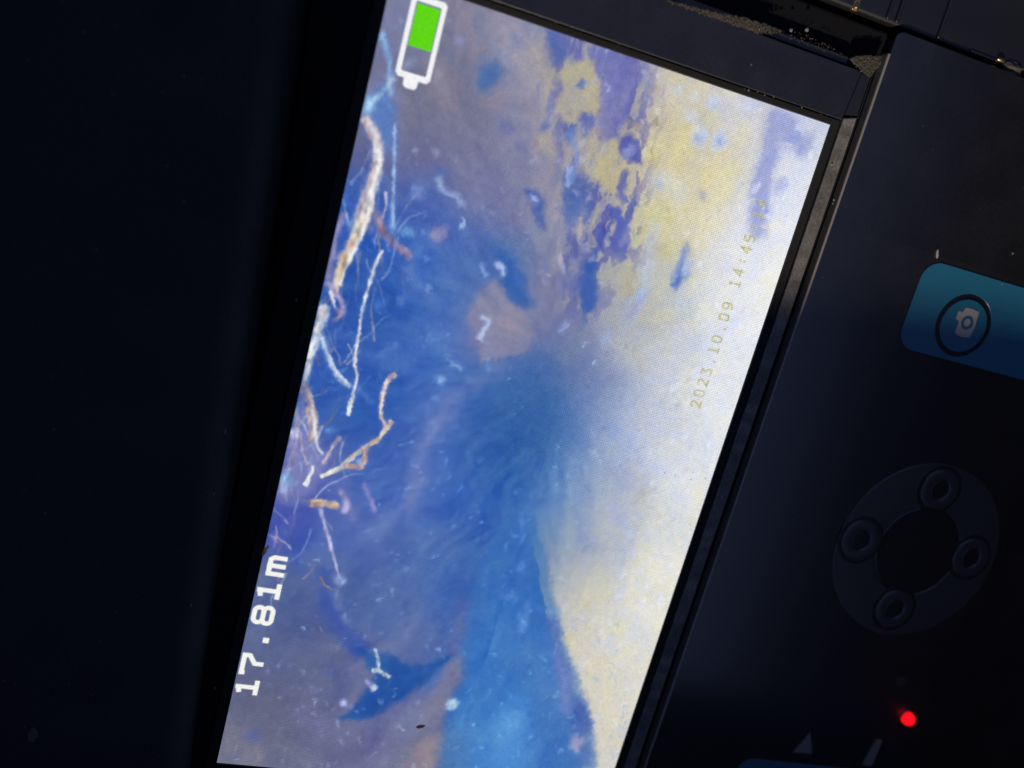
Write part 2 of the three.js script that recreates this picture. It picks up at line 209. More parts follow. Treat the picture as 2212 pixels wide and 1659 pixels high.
// drifting flecks in the water and pale grains on the wall
{
  const raw = layer();
  let s = 5; const q = () => { s = (s * 1103515245 + 12345) & 0x7fffffff; return s / 0x7fffffff; };
  for (let i = 0; i < 1300; i++) {
    const x = q() * W, y = q() * H, g = noise(x / 70, y / 70, 131), c = water(x, y), lum = (c[0] + c[1]) / 2;
    const tone = (k, m) => m.map((f, j) => Math.round(clamp(c[j] + k * f, 0, 255)).toString(16).padStart(2, '0')).join('');
    if (lum < 125 && g > 0.4) { const k = 30 + 80 * q() * q(), l = 2 + 11 * q() * q(), a = Math.atan2(y - VY, x - VX) + (q() - 0.5) * 1.6; stroke(raw, [x, y, x + Math.cos(a) * l + 1, y + Math.sin(a) * l + 1, x + Math.cos(a) * l * 2 + 2 * q(), y + Math.sin(a) * l * 2 + 2], [2 + 5 * q(), 1.5 + 2.5 * q()], tone(k, [0.8, 1, 0.9]), 0, 0.4 + 0.4 * q()); }
    else if (lum > 140 && g > 0.4) { raw.globalAlpha = 0.5; raw.fillStyle = '#' + tone(q() > 0.4 ? 26 : -20, [0.7, 0.9, 1.2]); raw.beginPath(); raw.ellipse(x, y, 2 + 9 * q(), 2 + 5 * q(), 0.28, 0, 7); raw.fill(); raw.globalAlpha = 1; }
  }
  soft.save(); soft.filter = 'blur(1.8px)'; soft.drawImage(raw.canvas, 0, 0); soft.restore();
  for (let i = 0; i < 90; i++) { const x = q() * 760, y = 560 + q() * 330; const c = sand(x, y), k = q() > 0.35 ? 20 : -14; pale.push([x, y, 3 + 6 * q(), 4 + 12 * q(), [c[0] + k * 0.7, c[1] + k * 0.8, c[2] + k * 1.5]]); }
}
// roots
const root = (p, w, c, b = 1.9) => { const [w0, w1] = Array.isArray(w) ? w : [w, w]; stroke(sharp, p, [w0 * 1.5, w1 * 1.3], '5f78c8', 3.5, 0.5); stroke(sharp, p, [w0 * 0.95, w1 * 0.8], c, b); };
{
  const raw = layer(), tints = ['b8c8ec', '9c88a8', 'c8b4a4', 'a8787c', '8ca4e4', 'dcd8dc', 'b48c68'];
  let s = 17; const q = () => { s = (s * 1103515245 + 12345) & 0x7fffffff; return s / 0x7fffffff; };
  for (let i = 0; i < 70; i++) {
    let x = 430 + q() * 820, y = 4 + q() * q() * 190, a = (q() > 0.5 ? 0 : Math.PI) + (q() - 0.5) * 1.5; const p = [x, y];
    for (let j = 0, n = 3 + Math.floor(q() * 4); j < n; j++) { a += (q() - 0.5) * 0.9; const l = 9 + 20 * q(); x += Math.cos(a) * l; y += Math.sin(a) * l * 0.8; p.push(x, y); }
    stroke(raw, p, [1.6 + 3.6 * q(), 1], tints[Math.floor(q() * tints.length)], 0, 0.35 + 0.5 * q());
  }
  sharp.save(); sharp.filter = 'blur(1.3px)'; sharp.drawImage(raw.canvas, 0, 0); sharp.restore();
}
shape(soft, [810, 2, 803, 25, 770, 44, 730, 58, 705, 78, 657, 75, 627, 62, 603, 27, 618, -3, 704, 1, 753, 4], '7c80c0', 8, 0.9);
shape(soft, [1393, -1, 1435, 26, 1422, 47, 1363, 64, 1310, 74, 1314, 50, 1339, 24, 1369, -1], '5c80d0', 9, 0.85);
root([1506, 2, 1472, 23, 1442, 35], [12, 9], '84aee4', 3); root([1442, 35, 1417, 31, 1394, 18, 1386, 8], [9, 7], '9cc0ea', 2.5); root([1438, 36, 1406, 42], [14, 5], 'a8c0e0', 3); root([1362, 61, 1310, 73, 1272, 81, 1179, 101], [5, 6], '9ab4e8', 1.6); shape(sharp, [1394, 3, 1393, 16, 1373, 16, 1362, 3], 'a4d0f0', 5, 0.9); stroke(sharp, [1456, 49, 1477, 69], [4, 12], '8ca4cc', 4, 0.8);
root([1358, 4, 1343, 23, 1318, 40, 1283, 47, 1244, 45, 1210, 41, 1158, 39], [16, 30], 'd4ccd2', 2.2); stroke(sharp, [1312, 45, 1271, 52, 1233, 51, 1191, 50], [8, 10], 'f2f2f4', 2); stroke(sharp, [1352, 8, 1325, 27], [5, 6], 'b08a88', 2, 0.7); stroke(sharp, [1286, 41, 1255, 40, 1209, 38, 1172, 36], [5, 8], 'c09a90', 2.5, 0.8); stroke(sharp, [1211, 9, 1201, 27], 7, '3a54b8', 3, 0.8);
root([1213, 49, 1181, 46, 1151, 39, 1123, 33, 1092, 25, 1060, 23, 1032, 20], [26, 17], 'e0d2c4', 2.2); stroke(sharp, [1215, 55, 1183, 51, 1147, 45, 1112, 39, 1083, 32, 1051, 30], [7, 6], 'f0eee8', 1.6); stroke(sharp, [1175, 33, 1143, 38], [12, 9], 'c4b688', 4, 0.8); stroke(sharp, [1113, 25, 1084, 24, 1059, 19], [16, 9], 'c2a078', 4, 0.8); stroke(sharp, [1139, 33, 1122, 29], 12, 'c88c78', 4, 0.7);
stroke(sharp, [1186, 7, 1142, 4, 1092, 4, 1056, 6], [8, 10], 'b096bc', 3, 0.9); stroke(sharp, [1174, 19, 1162, 30], 9, '5c86d8', 4, 0.7);
stroke(sharp, [1053, 5, 1034, 25, 1021, 41, 1001, 45, 985, 36], [12, 6], 'a890c4', 2.5); stroke(sharp, [1037, 16, 1008, 30], [6, 4], 'd8d4ee', 1.6); stroke(sharp, [1009, 33, 997, 42, 981, 29], [8, 5], 'b487a0', 2.5, 0.8);
root([1009, 12, 971, 10, 937, 7, 896, 5, 854, 7], [22, 12], 'c4cce0', 2); stroke(sharp, [975, 6, 937, 4, 901, 3], [8, 6], 'eef2f6', 1.5); stroke(sharp, [1003, 8, 977, 3], [8, 6], 'b89a94', 3, 0.7);
root([948, 17, 919, 34, 895, 50, 872, 74, 863, 92], [9, 11], 'b0c4e8', 2); stroke(sharp, [867, 102, 839, 144], [7, 5], '6f98dc', 4, 0.7); stroke(sharp, [917, 37, 888, 59, 869, 85], [4, 5], 'dce4f2', 1.4);
root([1136, 92, 1105, 85, 1061, 82, 1020, 80, 977, 84, 944, 86, 904, 92, 889, 100, 869, 100, 838, 100, 806, 101], [6, 7], 'dadbe6', 1.3);
root([1199, 65, 1173, 82, 1157, 102, 1146, 123, 1134, 147], [15, 12], '94709c', 3.5); stroke(sharp, [1191, 71, 1164, 89, 1158, 98], [7, 6], 'b4888c', 3, 0.8); stroke(sharp, [1149, 124, 1137, 143], [9, 10], 'c48cac', 3, 0.9); stroke(sharp, [1234, 88, 1195, 96, 1165, 102], [7, 6], '86a8e4', 3, 0.8); stroke(sharp, [1173, 53, 1163, 76], 8, '8c78a8', 5, 0.6);
stroke(sharp, [854, 6, 829, 19, 793, 37, 760, 44], [10, 12], 'c4aeb0', 2.5); stroke(sharp, [814, 28, 760, 44], [5, 5], 'dce6ea', 1.5); stroke(sharp, [848, 2, 816, 14], 9, 'a07890', 4, 0.8);
stroke(sharp, [808, 23, 774, 36, 740, 49], [15, 13], 'c4a8a8', 2.5); stroke(sharp, [804, 30, 765, 44, 732, 56, 718, 70], [6, 5], 'dce2e8', 1.6); stroke(sharp, [691, 57, 664, 54, 646, 50], [6, 10], 'eef4fa', 1.2); spot(sharp, [748, 7], 10, 10, 'c4c8f2', 4); spot(sharp, [726, 17], 12, 9, 'a07cc0', 6, 0.8); spot(sharp, [653, 11], 14, 13, '8ab4e6', 5, 0.9); spot(sharp, [630, 13], 9, 9, '98a8ea', 4, 0.8); spot(sharp, [770, 71], 6, 6, '5c9cf0', 4, 0.8);
root([813, 187, 792, 177, 770, 168, 755, 152, 737, 137, 716, 120], [10, 10], 'd8c2a8', 1.3); root([909, 172, 892, 159, 855, 157, 821, 162, 801, 176], [11, 8], 'c8aaa8', 1.5); stroke(sharp, [894, 156, 855, 157, 821, 162], [4, 4], 'ecd8d0', 1.2); root([719, 122, 699, 110, 683, 91, 671, 75], [10, 11], 'dedcc4', 1.2); root([745, 149, 719, 151, 706, 147, 705, 131, 703, 114], [10, 14], 'bc9a94', 1.8); spot(sharp, [717, 142], 8, 6, 'a8b8ec', 3); stroke(sharp, [738, 142, 713, 123], [3, 4], 'c4d8f0', 1.2); stroke(sharp, [769, 163, 752, 153, 741, 144], [4, 5], 'c88c4c', 2, 0.8);
root([760, 95, 741, 87, 726, 82, 698, 74], [8, 7], 'c49cac', 1.8);
root([613, 68, 617, 95, 615, 124], [16, 17], 'ceb08c', 2.2); stroke(sharp, [616, 51, 613, 68, 615, 84], [7, 12], 'a4707c', 4, 0.8); stroke(sharp, [620, 72, 622, 99], [3, 3], 'f0d8a8', 1.4); stroke(sharp, [651, 118, 629, 136, 603, 139], [7, 19], 'a89cd0', 3.5);
root([605, 89, 561, 110, 524, 129, 490, 146, 460, 160], [7, 7], 'b8b8da', 1.6); spot(sharp, [456, 161], 12, 12, '9cb0e6', 4, 0.9); stroke(sharp, [434, 156, 391, 177, 359, 202], [14, 10], '7c90cc', 5, 0.7); stroke(sharp, [675, 162, 644, 181, 615, 200], [8, 11], '8c88cc', 3.5, 0.9); stroke(sharp, [531, 10, 519, 23], [7, 10], 'b07cb4', 3); stroke(sharp, [610, 146, 589, 168], 12, '8c84bc', 8, 0.6); stroke(sharp, [836, 98, 808, 99], [9, 7], 'd8e2e8', 1.3);
root([313, 268, 289, 279, 265, 287], [6, 7], 'b8ccdc', 1.4); root([261, 274, 262, 288, 248, 316], [12, 10], 'bccad0', 1.6); stroke(sharp, [237, 266, 219, 288], [10, 13], 'a0a4e0', 3); spot(sharp, [219, 287], 7, 8, 'dce0fa', 2.5); spot(sharp, [175, 231], 8, 9, 'b0b0f4', 3); spot(sharp, [168, 249], 8, 6, '8888e0', 3, 0.8); spot(sharp, [244, 190], 9, 8, '6c74c8', 4, 0.8); spot(sharp, [197, 162], 8, 7, '8088c8', 5, 0.7);
spot(sharp, [201, 468], 13, 15, 'b8d8f8', 3.5);

// the writing over the picture
const osd = layer(), osdSmall = layer();
osd.strokeStyle = osd.fillStyle = '#fffdf4';
function glyphs(ctx, text, x, top, w, h, step, t) {
  ctx.lineWidth = t; ctx.lineCap = 'butt'; ctx.lineJoin = 'miter';
  const line = (...p) => { ctx.beginPath(); for (let i = 0; i < p.length; i += 2) (i ? ctx.lineTo : ctx.moveTo).call(ctx, p[i], p[i + 1]); ctx.stroke(); };
  for (const ch of text) {
    const l = x - w / 2, r = x + w / 2, b = top + h, m = top + h / 2, q = t / 2;
    if (ch === '1') { line(x, top, x, b); line(l + w * 0.12, b - q * 0.8, r - w * 0.12, b - q * 0.8); line(x, top + q * 1.2, l + w * 0.2, top + q * 1.2 + t * 0.3); }
    if (ch === '7') { line(l, top + h * 0.26, l, top + q, r - q, top + q, r - q, top + h * 0.34, x, m + h * 0.1, x, b); }
    if (ch === '0') { ctx.beginPath(); ctx.roundRect(l + q, top + q, w - t, h - t, w * 0.36); ctx.stroke(); }
    if (ch === '8') { ctx.beginPath(); ctx.roundRect(l + q * 1.2, top + q, w - t * 1.2, h * 0.5 - q, w * 0.26); ctx.roundRect(l + q, m, w - t, h * 0.5 - q, w * 0.28); ctx.stroke(); }
    if (ch === 'm') { const mt = top + h * 0.2; line(l + q, b, l + q, mt); line(l + q, mt + q, r - w * 0.2, mt + q, r - q, mt + w * 0.24, r - q, b); line(x, mt, x, b); }
    if (ch === '.') ctx.fillRect(x - t * 0.62, b - t * 1.25, t * 1.25, t * 1.25);
    if (ch === ':') { ctx.fillRect(x - t * 0.6, top + h * 0.24, t * 1.2, t * 1.2); ctx.fillRect(x - t * 0.6, top + h * 0.62, t * 1.2, t * 1.2); }
    if (ch === '2') line(l + q, top + h * 0.28, l + w * 0.25, top + q, r - w * 0.25, top + q, r - q, top + h * 0.28, r - w * 0.3, m, l + q, b - q, r, b - q);
    if (ch === '3') { line(l, top + q, r - q * 1.5, top + q, x, m - q, r - q, m + h * 0.16, r - q * 1.4, b - q, l, b - q); }
    if (ch === '4') { line(r - w * 0.3, b, r - w * 0.3, top + q, l + q, b - h * 0.3, r, b - h * 0.3); }
    if (ch === '5') line(r - q, top + q, l + q, top + q, l + q, m, r - w * 0.2, m, r - q, m + h * 0.2, r - w * 0.25, b - q, l, b - q);
    if (ch === '9') { ctx.beginPath(); ctx.roundRect(l + q, top + q, w - t, h * 0.52, w * 0.3); ctx.stroke(); line(r - q, m - h * 0.1, r - q, b - h * 0.22, x, b - q, l + q, b - q); }
    x += step;
  }
}
osd.save(); osd.filter = 'blur(0.8px)';
glyphs(osd, '17.81m', 187, 3, 46, 46, 56, 10);
// battery: outline, nub, charge
osd.fillStyle = '#fbfbff'; osd.beginPath(); osd.moveTo(1450, 41); osd.lineTo(1581, 41); osd.lineTo(1586, 47); osd.lineTo(1586, 99); osd.lineTo(1581, 105); osd.lineTo(1450, 105); osd.lineTo(1444, 99); osd.lineTo(1444, 85); osd.lineTo(1432, 84); osd.lineTo(1428, 80); osd.lineTo(1428, 64); osd.lineTo(1432, 59); osd.lineTo(1444, 58); osd.lineTo(1444, 47); osd.closePath(); osd.fill();
osd.restore(); osd.save(); osd.globalCompositeOperation = 'destination-out'; osd.beginPath(); osd.roundRect(1455, 50, 120, 46, 3); osd.fill(); osd.restore();
osd.fillStyle = '#5fd40a'; osd.fillRect(1499, 52, 73, 42);
osdSmall.save(); osdSmall.filter = 'blur(0.7px)'; osdSmall.strokeStyle = osdSmall.fillStyle = '#ccc580'; glyphs(osdSmall, '2023.10.09 14:45:14', 983, 796, 15, 25, 24.05, 4.2); osdSmall.restore();
osdSmall.save(); osdSmall.globalAlpha = 0.5; osdSmall.strokeStyle = osdSmall.fillStyle = '#7c7c70'; glyphs(osdSmall, '2023.10.09 14:45:14', 982, 795, 15, 25, 24.05, 2); osdSmall.restore();

grains.globalAlpha = 0.45; grains.filter = 'blur(1.5px)'; for (const [x, y, a, b, c] of pale) { grains.fillStyle = '#' + c.map((v) => Math.round(clamp(v, 0, 255)).toString(16).padStart(2, '0')).join(''); grains.beginPath(); grains.ellipse(x, y, b, a, 0.28, 0, 7); grains.fill(); }
const FADE = [522, 612, 694, 542];
const px = new Uint8Array(W * H * 4);
{
  const L = [dark, soft, sharp, osd, osdSmall, grains, mottle].map((c) => c.getImageData(0, 0, W, H).data);
  for (let y = 0; y < H; y++) for (let x = 0; x < W; x++) {
    const wx = x + 15 * (fbm(x / 26, y / 26, 11) - 0.5) + 6 * (noise(x / 7, y / 7, 14) - 0.5), wy = y + 15 * (fbm(x / 26, y / 26, 21) - 0.5) + 6 * (noise(x / 7, y / 7, 24) - 0.5);
    const a = Math.atan2(y - VY, x - VX), rr = Math.log(30 + Math.hypot(x - VX, y - VY));
    const streak = (fbm(a * 13 + 2 * noise(x / 90, y / 90, 33), rr * 4, 31) - 0.5) * smooth(60, 260, Math.hypot(x - VX, y - VY)), blot = fbm(x / 44, y / 38, 41) - 0.5, fine = fbm(x / 11, y / 11, 51) - 0.5;
    let c = water(wx, wy);
    const i2 = (clamp(Math.round(wy), 0, H - 1) * W + clamp(Math.round(wx), 0, W - 1)) * 4, s = L[0][i2] / 255 * smooth(FADE[2], FADE[0], x);
    if (s > 0) { const d = sand(wx, wy); const gv = L[5], ga = gv[i2 + 3] / 255; c = c.map((k, i) => lerp(k, lerp(d[i], gv[i2 + i], ga), s)); }
    if (c[1] > 165) { const yel = (fbm(wx / 24, wy / 13, 151) - 0.5) * (c[1] - 165) * 0.45; c[2] -= Math.max(0, yel) * 2.2; c[0] += Math.min(0, yel) * 0.5; c[2] += Math.min(0, -yel) * 0.2; }
    const mo = L[6][i2 + 3] / 255;
    if (mo > 0) { const f = fbm(wx / 46, wy / 15, 141), w2 = mo * 0.85 * smooth(0.5, 0.62, f), w3 = mo * 0.55 * smooth(0.48, 0.34, f), d2 = noise(wx / 40, wy / 20, 145); c = [lerp(lerp(c[0], 84 + 24 * d2, w2), 188, w3), lerp(lerp(c[1], 88 + 14 * d2, w2), 180, w3), lerp(lerp(c[2], 176, w2), 146, w3)]; }
    let v = L[1], al = v[i2 + 3] / 255; c = c.map((k, i) => lerp(k, v[i2 + i], al));
    const lum = (c[0] * 0.4 + c[1] * 0.6) / 255, pale = smooth(0.45, 0.75, lum);
    // the wall is mottled: warm silt and cool pale specks; the water carries drifting flecks
    const sp = 0;
    c[0] += pale * (streak * 26 + blot * 14 + fine * 12 + sp * 12) + (1 - pale) * (streak * 30 + blot * 16 + fine * 12 + sp * 22);
    c[1] += pale * (streak * 14 + blot * 10 + fine * 12 + sp * 14) + (1 - pale) * (streak * 30 + blot * 12 + fine * 13 + sp * 26);
    c[2] += pale * (-streak * 22 - blot * 24 + fine * 9 + sp * 18) + (1 - pale) * (streak * 14 + blot * 2 + fine * 14 + sp * 26);
    const bx = x + 3 * (noise(x / 5, y / 5, 71) - 0.5), by = y + 3 * (noise(x / 5, y / 5, 72) - 0.5), i3 = (clamp(Math.round(by), 0, H - 1) * W + clamp(Math.round(bx), 0, W - 1)) * 4;
    v = L[2]; al = v[i3 + 3] / 255 * clamp(0.6 + 0.8 * noise(x / 13, y / 9, 73)); { const f = (noise(x / 16, y / 7, 75) - 0.5) * 56; c = c.map((k, i) => lerp(k, v[i3 + i] + fine * 30 + f, al)); }
    const k = (y * W + x) * 4;
    { const g = 0.35 * c[0] + 0.5 * c[1] + 0.15 * c[2], warm = 1 - smooth(45, 110, c[2] - c[0]), q = 1 - 0.15 * warm, bl = smooth(40, 120, c[2] - c[0]); c = c.map((k2) => lerp(g, k2, q)); if (c[2] > c[1] + 25) c[0] -= 0.6 * Math.max(0, c[0] - c[1] + 6); c[0] *= 1 - 0.05 * bl; c[1] *= 1 - 0.01 * bl; c[2] *= 1 - 0.06 * bl; }
    v = L[4]; al = v[k + 3] / 255 * (0.4 + 0.6 * noise(x / 6, y / 6, 81)); c = c.map((q, i) => lerp(q, v[k + i], clamp(al)));
    v = L[3]; al = v[k + 3] / 255; c = c.map((q, i) => lerp(q, v[k + i], al));
    // the panel's own columns and cells
    const col = Math.cos(x * Math.PI * 2 / 3.55), row = Math.cos(y * Math.PI * 2 / 4.4 + (Math.floor(x / 3.55) & 1) * Math.PI), grain = hash(x >> 1, y >> 1, 91) - 0.5, m = 1 + 0.12 * col + 0.09 * row + 0.1 * grain;
    px[k] = clamp(c[0] * m, 0, 255); px[k + 1] = clamp(c[1] * m, 0, 255); px[k + 2] = clamp(c[2] * m, 0, 255); px[k + 3] = 255;
  }
}
const flip = new Uint8Array(px.length); for (let y = 0; y < H; y++) flip.set(px.subarray(y * W * 4, (y + 1) * W * 4), (H - 1 - y) * W * 4);
const picture = new THREE.DataTexture(flip, W, H, THREE.RGBAFormat); picture.colorSpace = THREE.SRGBColorSpace; picture.magFilter = THREE.LinearFilter; picture.minFilter = THREE.LinearFilter; picture.needsUpdate = true;
function placeB(x, y) { const o = [1570, 565, 1565, 645, 1499, 635]; const [x0, y0, x1, y1, x2, y2] = o; const a = [1120 - 860, 765 - 655], b = [1010 - 860, 1000 - 655], det = a[0] * b[1] - a[1] * b[0], dx = x - 860, dy = y - 655, s = (dx * b[1] - dy * b[0]) / det, t = (a[0] * dy - a[1] * dx) / det; return [x0 + s * (x1 - x0) + t * (x2 - x0), y0 + s * (y1 - y0) + t * (y2 - y0)]; }

// ---------------------------------------------------------------- materials
function speckled(base, spread, scale, s) {                            // fine uneven tone and a little dust in the plastic
  const n = 256, d = new Uint8Array(n * n * 4);
  for (let y = 0; y < n; y++) for (let x = 0; x < n; x++) {
    const q = 1 + spread * (hash(x, y, s) - 0.5) + spread * (noise(x / scale, y / scale, s + 1) - 0.5), k = (y * n + x) * 4;
    for (let i = 0; i < 3; i++) d[k + i] = clamp(base[i] * q, 0, 255); d[k + 3] = 255;
  }
  const t = new THREE.DataTexture(d, n, n); t.colorSpace = THREE.SRGBColorSpace; t.wrapS = t.wrapT = THREE.RepeatWrapping; t.magFilter = THREE.LinearFilter; t.repeat.set(1 / 60, 1 / 60); t.needsUpdate = true; return t;
}
const std = (c, rough, extra = {}) => new THREE.MeshPhysicalMaterial({ color: new THREE.Color().setRGB(...c), roughness: rough, ...extra });
const M = {
  panel: new THREE.MeshPhysicalMaterial({ map: speckled([33, 33, 35], 0.3, 22, 3), roughness: 0.2, ior: 2.3 }),
  bezel: new THREE.MeshPhysicalMaterial({ map: speckled([40, 40, 42], 0.3, 18, 13), roughness: 0.34, ior: 2 }),
  rubber: std([0.03, 0.029, 0.028], 0.7, { specularIntensity: 0.5 }),
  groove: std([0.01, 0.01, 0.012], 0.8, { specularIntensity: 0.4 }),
  strip: new THREE.MeshPhysicalMaterial({ map: speckled([128, 125, 121], 0.3, 9, 23), roughness: 0.75 }),
  edgeHighlight: std([0.4, 0.37, 0.31], 0.3, { ior: 2 }),  // pale tone chosen to paint the highlight along the seam edge
  blue: std([0.02, 0.185, 0.31], 0.34, { ior: 2 }),
  white: std([0.5, 0.48, 0.44], 0.6), greyPrint: std([0.27, 0.26, 0.24], 0.6), ringPrint: std([0.05, 0.044, 0.042], 0.28, { ior: 2.1 }),  // play and bar symbols take a greyer print than the camera symbol
  button: std([0.014, 0.014, 0.015], 0.2, { ior: 2.15 }),
  mud: new THREE.MeshPhysicalMaterial({ map: speckled([94, 87, 77], 0.6, 7, 33), roughness: 0.95 }),
  pale: std([0.5, 0.47, 0.42], 0.9), seed: std([0.5, 0.32, 0.16], 1, { transmission: 0.45, thickness: 0 }), dust: std([0.5, 0.49, 0.47], 1, { transmission: 0.4, thickness: 0 }),
  cloth: new THREE.MeshPhysicalMaterial({ map: speckled([76, 77, 78], 0.16, 40, 43), roughness: 0.9, specularIntensity: 0.5 }),
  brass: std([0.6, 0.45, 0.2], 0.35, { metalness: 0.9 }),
};

// ---------------------------------------------------------------- the monitor
const monitor = thing('inspection_monitor', 'black drain inspection monitor with lit blue underwater picture, keypad and red light', 'monitor');
{
  const body = new THREE.Shape(); roundRect(-94, -166, 97.5, 51, 4, body);
  mesh('housing', slab(body, -26, -2.2, 0.6), M.groove, monitor);
  // glass
  const glass = new THREE.PlaneGeometry(155.4, 87.4);
  const glow = new THREE.MeshStandardMaterial({ color: 0x020202, roughness: 0.5, emissive: 0xffffff, emissiveMap: picture, emissiveIntensity: 1 });
  { const uv = glass.attributes.uv; for (let i = 0; i < uv.count; i++) uv.setXY(i, (uv.getX(i) - 0.5) * 155.4 / 155 + 0.5, (uv.getY(i) - 0.5) * 87.4 / 87 + 0.5); }
  mesh('screen', glass, glow, monitor);
  // inner lip right round the glass
  const lip = new THREE.Shape(); roundRect(-80, -45.15, 78.7, 45.6, 0.4, lip); lip.holes.push(roundRect(-77.5, -43.5, 77.5, 43.5, 0.1, new THREE.Path()));
  mesh('screen_lip', slab(lip, -1.6, 0.45, 0.15), M.rubber, monitor);
  const outer = new THREE.Shape(); roundRect(-92, -45.6, 88.6, 50.5, 1.2, outer); outer.holes.push(roundRect(-81.3, -45.5, 80.9, 46.7, 0.8, new THREE.Path()));
  // wide right margin, top and left margins
  mesh('bezel', slab(path([[78.95, -45.4], [88.3, -46.2], [88.5, -45], [88.5, 51], [78.95, 51]]), -2, 0.5, 0.2), M.bezel, monitor);
  mesh('bezel', slab(path([[-92, 45.85], [78.7, 45.85], [78.7, 51], [-92, 51]]), -2, 0.2, 0.25), M.groove, monitor);  // darker, duller black paints in the blocked sky reflection on this margin
  mesh('bezel', slab(path([[-92, -48.3], [-81.2, -45.4], [-80.2, -45], [-80.2, 45.7], [-92, 45.7]]), -2, 0.4, 0.25), M.bezel, monitor);
  // pale chamfer along the lower edge and the seam below it
  mesh('edge_strip', slab(path([[-81, -48.5], [80.3, -48.5], [79.4, -45.75], [-81, -45.5]]), -1.5, 0.3, 0.2), M.strip, monitor);
  mesh('seam_rail', box(80.3, -48.95, -2, 88, -48.7, 0.1, 0.1), M.bezel, monitor);
  mesh('edge_highlight', box(-92, -50.95, -2, 93.3, -50.35, 0.5, 0.28), M.edgeHighlight, monitor);  // raised seam edge; its pale colour stands in for caught sunlight
  mesh('corner_block', slab(path([[80.7, -48.6], [88.3, -48.6], [88.3, -46.4], [80.1, -45.7]]), -2, 0.15, 0.25), M.bezel, monitor);
  mesh('end_rail', box(88.9, -43, -2, 90.4, 51, -0.3, 0.3), M.bezel, monitor);
  // keypad face
  const face = new THREE.Shape(); roundRect(-92, -164, 98, -51.05, 2, face);
  const pad = slab(face, -2, 0, 0.3); mesh('keypad_face', pad, M.panel, monitor);

  // blue key labels
  const lab = (name, u0, v0, u1, v1, r, hole) => { const s = roundRect(u0, v0, u1, v1, r); if (hole) s.holes.push(new THREE.Path().absarc(hole[0], hole[1], hole[2], 0, Math.PI * 2, true)); return mesh(name, slab(s, -0.3, 0.18, 0.06, 40), M.blue, monitor); };
  const right = lab('key_label', 39.6, -133, 58.7, -75, 4.2, [47.5, -89.4, 6.9]); right.userData.label = 'right blue key label with a camera button';
  const left = lab('key_label', -84, -124, -63.2, -74.4, 4.2); left.userData.label = 'left blue key label below the play symbol';
  // camera button
  const cam = mesh('camera_button', disc(47.5, -89.4, 5.8, -0.5, 0.3, 0.25), M.blue, monitor);
  mesh('button_gap', ring(47.5, -89.4, 5.9, 6.85, -0.4, -0.05, 0.1), M.groove, cam);
  const icon = path([[45.4, -91.9], [48, -92.1], [51.2, -91.8], [51.4, -89.6], [51.25, -88.1], [50.3, -87.9], [50.2, -86.7], [48.4, -86.8], [48.2, -87.8], [45.5, -87.8], [45.1, -89.8]]);
  icon.holes.push(new THREE.Path().absarc(48.35, -89.9, 1.55, 0, Math.PI * 2, true));
  const ic = mesh('camera_symbol', slab(icon, 0.2, 0.36, 0.03), M.white, cam); ic.userData.label = 'white printed camera symbol';
  mesh('camera_symbol_lens', slab(new THREE.Shape().absarc(48.35, -89.9, 0.85, 0, Math.PI * 2), 0.2, 0.36, 0.03), M.white, cam);
  // direction pad
  const dp = mesh('direction_pad', ring(-4.6, -100, 11, 21.7, -0.3, 0.25, 0.25), M.ringPrint, monitor);
  mesh('centre_key', disc(-4.6, -100, 10.9, -0.4, 0.12, 0.3), M.button, dp);
  for (const [u, v] of [[-4.4, -84], [10.9, -99.2], [-19.4, -99.6], [-3.6, -114.6]]) {
    const b = mesh('arrow_key', ring(u, v, 2.3, 4.9, 0.2, 0.6, 0.35), M.ringPrint, dp); b.userData.label = 'round arrow key with a dark centre';
    mesh('key_gap', ring(u, v, 5.0, 5.8, 0.1, 0.29, 0.05), M.button, dp);
    dp.add(Object.assign(new THREE.Mesh(disc(u, v, 2.25, 0.1, 0.4, 0.2), M.button), { name: 'key_centre', castShadow: true, receiveShadow: true }));
  }
  // red light
  const red = new THREE.MeshStandardMaterial({ color: 0x400008, roughness: 0.3, emissive: new THREE.Color(1, 0.004, 0.012), emissiveIntensity: 1.15 });
  const led = mesh('indicator_light', disc(-47.3, -115.6, 1.6, -0.5, 2.1, 1.6), red, monitor); led.userData.label = 'glowing red indicator light';
  mesh('light_collar', ring(-47.3, -115.6, 1.65, 2.5, -0.3, 0.25, 0.2), M.button, led);
  mesh('light_symbol', slab(path([[-38.8, -108.6], [-37.2, -108.2], [-36.6, -110], [-37.6, -111.4], [-39, -110.4]]), -0.2, 0.06, 0.02), M.ringPrint, monitor);
  // play symbol and the pale bar
  mesh('play_symbol', slab(path([[-60.2, -87.6], [-54.4, -90.2], [-60, -92.9]]), -0.2, 0.3, 0.04), M.greyPrint, monitor);
  mesh('bar_symbol', slab(path([[-61.6, -108.1], [-58.6, -108.4], [-54.2, -109.2], [-54.2, -111], [-58, -111], [-61.6, -110.8]]), -0.2, 0.3, 0.04), M.greyPrint, monitor);
